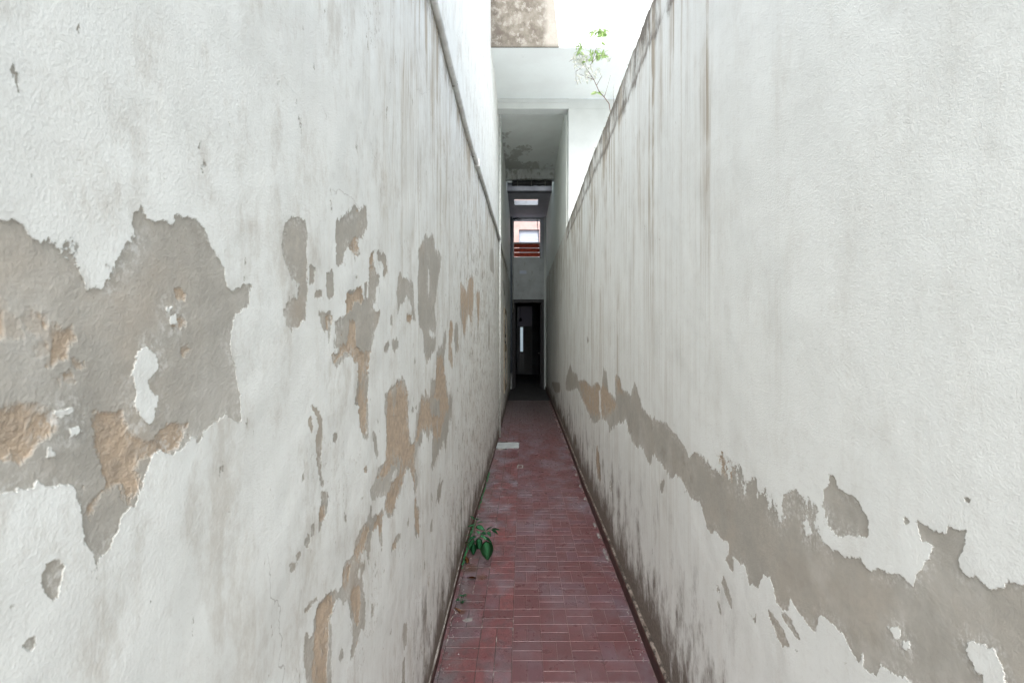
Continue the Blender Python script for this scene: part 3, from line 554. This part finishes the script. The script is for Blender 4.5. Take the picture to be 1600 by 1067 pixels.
# yard behind the window
yd = empty('building', (.2, 17.6, 3.3), label='pink brick building with pale roller shutter seen through the small high window', cat='building')
pk = plaster('pink_brick', (.40, .29, .27), (.33, .23, .21), dirt=.3); Y2 = 17.6
MB().box(-1.6, -.12, Y2, Y2+.3, 3.2, 7).box(.62, 2.2, Y2, Y2+.3, 3.2, 7).box(-.12, .62, Y2, Y2+.3, 5.45, 7).build('wall', pk, yd)
shm = flat('shutter_paint', (.36, .39, .46), .5, var=.1)
for k in range(9): MB().box(-.12, .62, Y2+.12, Y2+.15, 4.98+k*.052, 5.026+k*.052, .006).build('shutter_slat', shm, yd)
MB().box(-.12, .62, Y2+.9, Y2+1.0, 3.2, 5.2).build('back_panel', fac, yd)
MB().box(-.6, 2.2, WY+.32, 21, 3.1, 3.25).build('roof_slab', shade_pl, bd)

# ------------------------------------------------------------------ dark hall behind the door
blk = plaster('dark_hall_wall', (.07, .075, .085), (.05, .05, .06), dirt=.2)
hl = empty('hallway', (0, 17.5, 0), label='pitch dark hallway behind the doorway at the alley end', cat='hallway')
MB().box(-.6, -.42, WY+.302, 20, 0, 3.09).box(.8, .95, WY+.302, 20, 0, 3.09).build('side_wall', blk, hl)
MB().box(-.6, -.19, 20, 20.2, 0, 3.09).box(.41, .95, 20, 20.2, 0, 3.09).box(-.19, .41, 20, 20.2, 2.802, 3.09).build('back_wall', blk, hl)
dm_ = flat('black_door_paint', (.02, .02, .026), .45, var=.3)
dr = empty('door', (.17, WY+.1, 0), label='open black doorway with dark frame at the far end of the alley', cat='door')
MB().box(dx0+.001, dx0+.055, WY+.02, WY+.14, 0.005, dz-.002).box(dx1-.055, dx1-.001, WY+.02, WY+.14, .005, dz-.002).box(dx0+.056, dx1-.056, WY+.02, WY+.14, dz-.09, dz-.002).build('frame', dm_, dr)
m = MB().box(dx0+.06, dx0+.10, WY+.15, WY+.95, .012, dz-.1).build('door_leaf', dm_, dr)
m = MB().box(dx1-.10, dx1-.06, WY+.15, WY+.75, .012, dz-.1).build('door_leaf', dm_, dr)
MB().tube([(dx1-.105, WY+.6, 1.05), (dx1-.15, WY+.6, 1.05), (dx1-.15, WY+.66, 1.05)], .012, 6).build('handle', flat('worn_metal', (.5, .5, .5), .35, .5, .8), m)
bk = empty('door', (.11, 20.02, 0), label='distant grey door with glowing narrow glass slit inside the dark hallway', cat='door')
dgry = flat('grey_door', (.10, .10, .11), .5)
MB().box(-.188, -.085, 20.02, 20.07, .01, 1.97).box(.035, .408, 20.02, 20.07, .01, 1.97).box(-.084, .034, 20.02, 20.07, .01, .93).box(-.084, .034, 20.02, 20.07, 1.945, 1.97).build('leaf', dgry, bk)
def glassy(name, c_, k):
    t = NT(name); a = t.n('ShaderNodeBsdfTranslucent'); t.put(a.inputs[0], tuple(x*k for x in c_)); b = t.n('ShaderNodeBsdfDiffuse'); t.put(b.inputs[0], tuple(x*.2 for x in c_))
    mx = t.n('ShaderNodeAddShader'); t.t.links.new(a.outputs[0], mx.inputs[0]); t.t.links.new(b.outputs[0], mx.inputs[1]); t.t.links.new(mx.outputs[0], t.out.inputs[0]); return t.m
MB().box(-.084, .034, 20.03, 20.036, .931, 1.944).build('glass_slit', glassy('slit_glass', (.8, .85, .85), .9), bk)
MB().box(-.188, .408, 20.03, 20.036, 1.99, 2.80).build('transom', glassy('transom_glass', (.36, .34, .36), .35), bk)
MB().box(-.188, .408, 20.01, 20.08, 1.971, 1.989).build('rail', dgry, bk)
lamp = MB().tube([(-.06, 18, 3.09), (-.06, 18, 2.25)], .006, 5)
lamp.tube([(-.06, 18, 2.25), (-.06, 18, 2.2), (-.06, 18, 2.14), (-.06, 18, 2.12)], .03, 10, .075)
lamp.build('pendant_lamp', dm_, None, label='small dark unlit lamp hanging inside the far hallway', cat='lamp')

# ------------------------------------------------------------------ conduits on the left wall
pvc = flat('grey_conduit', (.80, .81, .78), .5, .4, var=.25, sc=9); cab = flat('dark_cable', (.30, .30, .27), .6, var=.4, sc=30)
cd = empty('conduit', (-.41, 5, 3.12), label='grey conduit running level along the left wall', cat='conduit')
def along(y0, y1, n, off, z, wob, wz): return [(float(XL(y))+off+wob*mnoise.noise((y*1.7, 1, z)), y, z+wz*mnoise.noise((y*1.3, 7, z))) for y in np.linspace(y0, y1, n)]
MB().tube(along(-.8, 11.0, 90, .026, 3.115, .002, .012), .019, 10).build('pipe', pvc, cd)
for y in np.arange(.6, 11, 1.15):
    x = float(XL(y)); z = 3.115+.012*mnoise.noise((y*1.3, 7, 3.115))
    MB().tube([(x-.004, y, z+.021), (x+.02, y, z+.0185), (x+.0425, y, z+.004), (x+.0425, y, z-.004), (x+.02, y, z-.0185), (x-.004, y, z-.021)], .005, 6).build('clamp', cab, cd)
MB().box(float(XL(4.3))-.005, float(XL(4.3))+.05, 4.25, 4.33, 3.085, 3.15, .004).build('coupling', pvc, cd)
MB().tube(along(-.8, 11.2, 160, .022, 3.160, .006, .014), .0055, 6).build('cable', cab, None, label='thin dark cable sagging just above the grey conduit on the left wall', cat='cable')
MB().tube(along(4.5, 11.2, 110, .020, 3.075, .008, .022), .005, 6).build('cable', cab, None, label='thinner cable clinging just beneath the far end of the grey conduit', cat='cable')
# vertical pipes
x = float(XL(7.6)); vp = MB().tube([(x+.03, 7.62, .0), (x+.03, 7.62, 2.9), (x+.034, 7.62, 5.2)], .016, 8)
vp.build('downpipe', flat('white_pipe', (.62, .65, .62), .45), None, label='slim white vertical pipe on the left wall where the roof begins', cat='pipe')
dp = empty('downpipe', (-.335, 14.2, 0), label='dark blue grey drainpipe standing left of the far doorway', cat='pipe')
dpm = flat('blue_grey_pipe', (.13, .15, .18), .45)
MB().tube([(-.325, 14.15, .5), (-.325, 14.15, 3.0), (-.325, 14.15, 5.06)], .036, 10).build('pipe', dpm, dp)
for z in (.9, 2.1, 3.3, 4.5): MB().tube([(-.325, 14.15, z), (-.325, 14.15, z+.07)], .044, 10).build('pipe_collar', dpm, dp)
MB().tube([(-.27+.008*math.sin(i*1.7), 14.2, 5.0-i*.13) for i in range(22)], .010, 6).build('cable', cab, None, label='loose dark cable dropping beside the far drainpipe', cat='cable')
MB().tube([(.44, 14.37, 5.07), (.46, 14.37, 4.8), (.50, 14.36, 4.3), (.54, 14.36, 3.95), (.55, 14.38, 3.9)], .010, 6).build('cable', cab, None, label='dark cable crossing the right side of the high window', cat='cable')
# rolled tarpaulin under the beam
m = MB(); pts = [(-.22+.87*i/16, YB+.10, CAMZ+3.335+.012*mnoise.noise((i*.6, 0, 1))) for i in range(17)]
m.tube(pts, .058, 12)
for v in m.bm.verts: v.co += Vector((0, 1, 1))*.016*mnoise.noise(v.co*14)
tp = m.build('tarpaulin_roll', flat('black_tarp', (.045, .05, .055), .5, .5, var=.5, sc=18), None, label='rolled black tarpaulin tied under the mouldy ceiling beam', cat='tarpaulin')
for xx in (-.1, .2, .5): MB().tube([(xx, YB+.1+.068*math.cos(a), CAMZ+3.335+.068*math.sin(a)) for a in np.linspace(0, 2*PI, 14)], .006, 5).build('tie', cab, tp)
# meter cupboard on left wall
cb = empty('meter_cupboard', (-.37, 10.1, .5), label='narrow timber framed cupboard with two black panels standing in for shaded openings on the left wall', cat='cupboard')
woodm = flat('old_wood', (.40, .34, .25), .7, var=.4, sc=12)
cy0, cy1 = 9.55, 11.0; xw = float(XL(9.6))
MB().box(xw-.01, xw+.022, cy0, cy0+.09, .45, 2.15).box(xw-.01, xw+.024, cy1-.07, cy1, .45, 2.15).box(xw-.01, xw+.022, cy0+.091, cy1-.071, 1.26, 1.40).box(xw-.01, xw+.022, cy0+.091, cy1-.071, 2.06, 2.15).box(xw-.01, xw+.022, cy0+.091, cy1-.071, .45, .54).build('frame', woodm, cb)
for z0, z1 in ((.542, 1.258), (1.402, 2.058)): MB().box(xw-.01, xw+.012, cy0+.092, cy1-.072, z0, z1).build('shade_panel', dm_, cb)  # flat black panels paint the shade of the niche cavities
MB().tube([(xw+.01, 9.1, 2.62), (xw+.012, 9.5, 2.5), (xw+.012, 9.9, 2.42)], .012, 6).build('bracket', cab, None, label='short rusty rod sloping on the left wall above the cupboard', cat='rod')

# ------------------------------------------------------------------ plants
def leaf_mat(name, c1, c2, tr=.35):
    t = NT(name); p = t.pos(); r = t.n('ShaderNodeObjectInfo').outputs['Random']
    c = t.mix(r, c1, c2); c = t.mix(t.mr(t.noise(p, 60, 3), .4, .7, 0, .4), c, tuple(x*.6 for x in c1))
    b = t.bsdf(c, .38, .45); tl = t.n('ShaderNodeBsdfTranslucent'); t.put(tl.inputs[0], c); mx = t.n('ShaderNodeMixShader'); mx.inputs[0].default_value = tr
    t.t.links.new(b.outputs[0], mx.inputs[1]); t.t.links.new(tl.outputs[0], mx.inputs[2]); t.t.links.new(mx.outputs[0], t.out.inputs[0]); return t.m
def leaf_mesh(mat, L=1.0, W=.5, fold=.12, droop=.25):
    bm = bmesh.new(); n = 8; mid = []; le = []; ri = []
    for i in range(n+1):
        u = i/n; w_ = W*.5*(math.sin(PI*u**.75)**.85 if 0 < u < 1 else 0)*(1.05-.3*u); z = -droop*u*u*L
        mid.append(bm.verts.new((0, u*L, z)))
        if 0 < i < n:
            q = w_*L; ws = .012*math.sin(i*2.3)
            le.append(bm.verts.new((-q, u*L+.01, z+fold*q+ws))); ri.append(bm.verts.new((q, u*L+.01, z+fold*q-ws)))
        else: le.append(mid[-1]); ri.append(mid[-1])
    for i in range(n):
        for S, fl in ((le, 0), (ri, 1)):
            vs_ = []
            for v in (mid[i], mid[i+1], S[i+1], S[i]):
                if v not in vs_: vs_.append(v)
            f = bm.faces.new(vs_ if fl == 0 else vs_[::-1]); f.smooth = True
    r = bmesh.ops.solidify(bm, geom=bm.faces[:], thickness=.004)
    me = bpy.data.meshes.new('leaf'); bm.to_mesh(me); bm.free(); me.materials.append(mat); return me
def put_leaf(me, parent, p, d, size, roll=0, name='leaf', face=None, **kw):
    o = bpy.data.objects.new(name, me); col.objects.link(o); o.parent = parent
    d = Vector(d).normalized(); q = d.to_track_quat('Y', 'Z')
    if face is not None:
        yv = d; xv = yv.cross(Vector(face)).normalized(); zv = xv.cross(yv); q = Matrix((xv, yv, zv)).transposed().to_quaternion(); roll = 0
    o.rotation_euler = (q @ Quaternion((0, 1, 0), roll)).to_euler(); o.location = Vector(p)-Vector(parent.location); o.scale = (size,)*3
    return tag(o, **kw)
gm = leaf_mat('weed_leaf_green', (.035, .19, .085), (.07, .27, .12)); stm = flat('weed_stem', (.07, .13, .05), .5)
lm1 = leaf_mesh(gm, 1, .62, .15, .3); lm2 = leaf_mesh(gm, 1, .48, .2, .15)
wd = empty('weed', (-.40, 3.6, .06), label='leafy green weed with one large drooping leaf growing from the left wall foot', cat='weed')
def wp(x, y, Y): return at(x, y, Y)
root = Vector((float(XL(3.6))+.005, 3.6, .065))
stems = [[root, wp(737, 860, 3.55), wp(741, 835, 3.5), wp(743, 818, 3.48), wp(744, 811, 3.48)], [root, wp(740, 850, 3.5), wp(752, 838, 3.35), wp(758, 843, 3.25)], [root, wp(742, 846, 3.5), wp(757, 830, 3.42), wp(770, 826, 3.4)]]
m = MB()
for s in stems: m.tube(s, .0032, 6, .0015)
m.build('stem', stm, wd)
# (px, py, Y, direction, size)
for px, py, Y, d, s in ((759, 844, 3.22, (.02, -.15, -1), .15),
    (742, 812, 3.48, (-.6, -.2, .5), .05), (744, 812, 3.48, (.6, -.3, .4), .05), (742, 820, 3.48, (-1, -.4, .1), .055), (744, 822, 3.48, (1, -.6, .1), .075), (745, 818, 3.45, (.9, .3, .3), .05),
    (752, 832, 3.42, (.5, -.6, .3), .06), (760, 829, 3.42, (.6, .5, .35), .06), (768, 827, 3.4, (1, .1, .25), .06), (768, 828, 3.4, (1, -.4, -.15), .055), (762, 830, 3.4, (.4, -.8, -.1), .06),
    (745, 838, 3.45, (-.9, -.5, -.1), .075), (741, 842, 3.5, (-.5, -.6, -.5), .08), (748, 840, 3.4, (.2, -.8, -.5), .08), (755, 838, 3.35, (1, -.5, -.35), .085), (750, 836, 3.35, (.7, -.8, -.1), .07),
    (740, 848, 3.5, (-.1, -.4, -1), .085), (745, 843, 3.45, (.3, -.2, -.9), .07), (738, 835, 3.5, (-.6, -.2, .2), .06), (746, 829, 3.45, (.3, -.9, .2), .055), (741, 852, 3.5, (-.4, -.3, -.9), .06), (736, 828, 3.52, (-.2, -.5, .4), .05)):
    big = s > .12
    put_leaf(lm1 if big or random.random() < .5 else lm2, wd, wp(px, py, Y), Vector(d)+Vector((random.uniform(-.1, .1),)*3), s*(1 if big else 1.0), PI*.0 if big else random.uniform(-.5, .5), face=(.15, -1, .35) if big else None, label='largest dark drooping leaf' if big else None)
wd2 = empty('weed', (-.35, 2.95, .0), label='tiny green sprig in the floor joint below the larger weed', cat='weed')
r2 = wp(722, 943, 2.88); m = MB()
for dx, dy in ((-6, -8), (3, -11), (8, -5), (-2, -14)): m.tube([r2, wp(722+dx*.5, 940+dy*.6, 2.88), wp(722+dx, 940+dy, 2.87)], .0015, 5, .0008)
m.build('stem', stm, wd2)
for k in range(14): put_leaf(lm2, wd2, wp(722+random.uniform(-9, 9), 934+random.uniform(-7, 6), 2.87), (random.uniform(-1, 1), random.uniform(-1, .2), random.uniform(-.2, .6)), random.uniform(.014, .026), random.uniform(-.6, .6))
dry = leaf_mat('dry_leaf', (.16, .06, .02), (.22, .10, .04), .15); dme = leaf_mesh(dry, 1, .5, .5, -.25)
for (X_, Y_, s, a, lb) in ((-.385, 3.38, .08, .3, 'curled brown dead leaf on the tiles close to the left wall'), (-.30, 3.18, .075, 2.2, 'brown dead leaf lying on tiles under the drooping green leaf'), (-.355, 2.79, .045, 1.1, 'small rust coloured dead leaf below the tiny sprig')):
    o = bpy.data.objects.new('dead_leaf', dme); col.objects.link(o); o.location = (X_, Y_, .006); o.rotation_euler = (.05, .1, a); o.scale = (s,)*3
    tag(o, lb, 'leaf', 'dead leaves on the tiles')

# sapling on top of right wall
sp = empty('sapling', (.74, 4.1, 3.25), label='spindly sapling with pale green leaves rooted on top of the right wall', cat='sapling')
bark = flat('twig_bark', (.16, .12, .10), .7, sc=60)
def sw(x, y, Y=4.1): return at(x, y, Y)
main = [(.735, 4.1, 3.24), sw(955, 185), sw(952, 163), sw(944, 152), sw(936, 143), sw(928, 125), sw(918, 110), sw(908, 96), sw(903, 82), sw(904, 70)]
br = [[sw(944, 152), sw(948, 140), sw(954, 118)], [sw(955, 185), sw(959, 160), sw(958, 130)], [sw(918, 110, 4.1), sw(925, 98, 4.05), sw(935, 88, 4.0), sw(950, 86, 3.98)], [sw(925, 98, 4.05), sw(932, 75, 4.05), sw(937, 56, 4.05), sw(942, 46, 4.05)],
      [sw(908, 96), sw(896, 92), sw(889, 97)], [sw(912, 104), sw(900, 112), sw(900, 125), sw(903, 133)], [sw(932, 134), sw(940, 120), sw(935, 108)], [sw(928, 125), sw(915, 120), sw(905, 116)]]
MB().tube(main, .005, 7, .0014).build('trunk', bark, sp)
for b in br: MB().tube(b, .0028, 5, .001).build('twig', bark, sp)
fg = leaf_mat('sapling_leaf', (.52, .70, .32), (.64, .78, .42), .55); fw = leaf_mat('sunlit_sapling_leaf', (.86, .88, .82), (.90, .92, .86), .55)  # near-white second leaf colour paints the leaves blown out by sun
fl1 = leaf_mesh(fg, 1, .45, .2, .2); fl2 = leaf_mesh(fw, 1, .45, .2, .2)
def scat(cx, cy, rx, ry, n, me, s0=.035, s1=.055, Y=4.08):
    for _ in range(n):
        a, r = random.uniform(0, 2*PI), math.sqrt(random.random())
        p = sw(cx+rx*r*math.cos(a), cy+ry*r*math.sin(a), Y+random.uniform(-.06, .06))
        put_leaf(me, sp, p, (random.uniform(-1, 1), random.uniform(-.7, .7), random.uniform(-1, .3)), random.uniform(s0, s1)*1.12, random.uniform(-1, 1))
scat(905, 74, 6, 9, 18, fl1); scat(933, 85, 13, 8, 30, fl1); scat(940, 50, 9, 6, 26, fl1); scat(926, 50, 5, 3, 4, fl1); scat(915, 95, 3, 3, 4, fl1); scat(934, 143, 2, 3, 3, fl1, .05, .06); scat(938, 67, 2, 2, 2, fl1)
scat(905, 95, 14, 12, 70, fl2, .025, .045); scat(925, 115, 12, 13, 44, fl2, .025, .045); scat(902, 125, 5, 9, 12, fl2, .02, .035); scat(950, 92, 6, 6, 8, fl2, .025, .04)
# moss tufts along the top edge of the right wall
m = MB(); bm = m.bm
for _ in range(1500):
    y = 1.2+6.0*random.random()**.8; x = float(XR(y))+random.uniform(-.006, .05); z = float(top_line(y))+random.uniform(-.02, .006)
    s = random.uniform(.004, .012); vs_ = [bm.verts.new((x+random.uniform(-s, s), y+random.uniform(-s, s), z+random.uniform(-s, s*1.4))) for _ in range(4)]
    for i, j, k in ((0, 1, 2), (0, 2, 3), (0, 3, 1), (1, 3, 2)): bm.faces.new((vs_[i], vs_[j], vs_[k]))
m.build('moss_crumbs', mossy, rw, kind='stuff')
m = MB(); bm = m.bm
for _ in range(130):
    y = random.choice((5.3, 4.7, 3.9, 3.5))+random.gauss(0, .15); x = float(XL(y))+.022+random.uniform(0, .012); s = random.uniform(.006, .018); a = random.uniform(0, 6.28)
    b0 = Vector((x, y, .03)); tip = b0+Vector((abs(math.cos(a))*s, math.sin(a)*s, s*1.5)); sdv = Vector((-.3, .3, 0))*s
    bm.faces.new([bm.verts.new(b0-sdv), bm.verts.new(b0+sdv), bm.verts.new(tip)])
m.build('moss_fringe', gm, lw, kind='stuff')
m = MB(); 
for k in range(14):
    a = random.uniform(0, 6.28); p0 = Vector((-.24, 14.1, 5.0)); m.tube([p0, p0+Vector((.08*math.cos(a)+.05, 0, .05*math.sin(a))), p0+Vector((.14*math.cos(a)+.09, 0, .03*math.sin(a)-.03))], .010, 5, .004)
m.build('cable_tangle', dm_, None, label='dark tangle of cable ends hanging beside the skylight', cat='cable tangle')

m = MB(); bm = m.bm
for _ in range(420):
    y = 2.1+7*random.random()**1.4; side = random.random() < .6
    x = float(XL(y))+.022+abs(random.gauss(0, .035)) if side else float(XR(y))-.03-abs(random.gauss(0, .02)); q = random.uniform(.0015, .0045)
    vs_ = [bm.verts.new((x+q*a, y+q*b, .001+q*c_)) for a, b, c_ in ((-1, -1, 0), (1, -.7, 0), (.2, 1, 0), (random.uniform(-.3, .3), 0, 1.2))]
    for i, j, k in ((0, 1, 3), (1, 2, 3), (2, 0, 3), (0, 2, 1)): bm.faces.new((vs_[i], vs_[j], vs_[k]))
o = m.build('grit', conc_l, None, kind='stuff', label='fine grit and plaster crumbs along the floor edges', cat='grit')
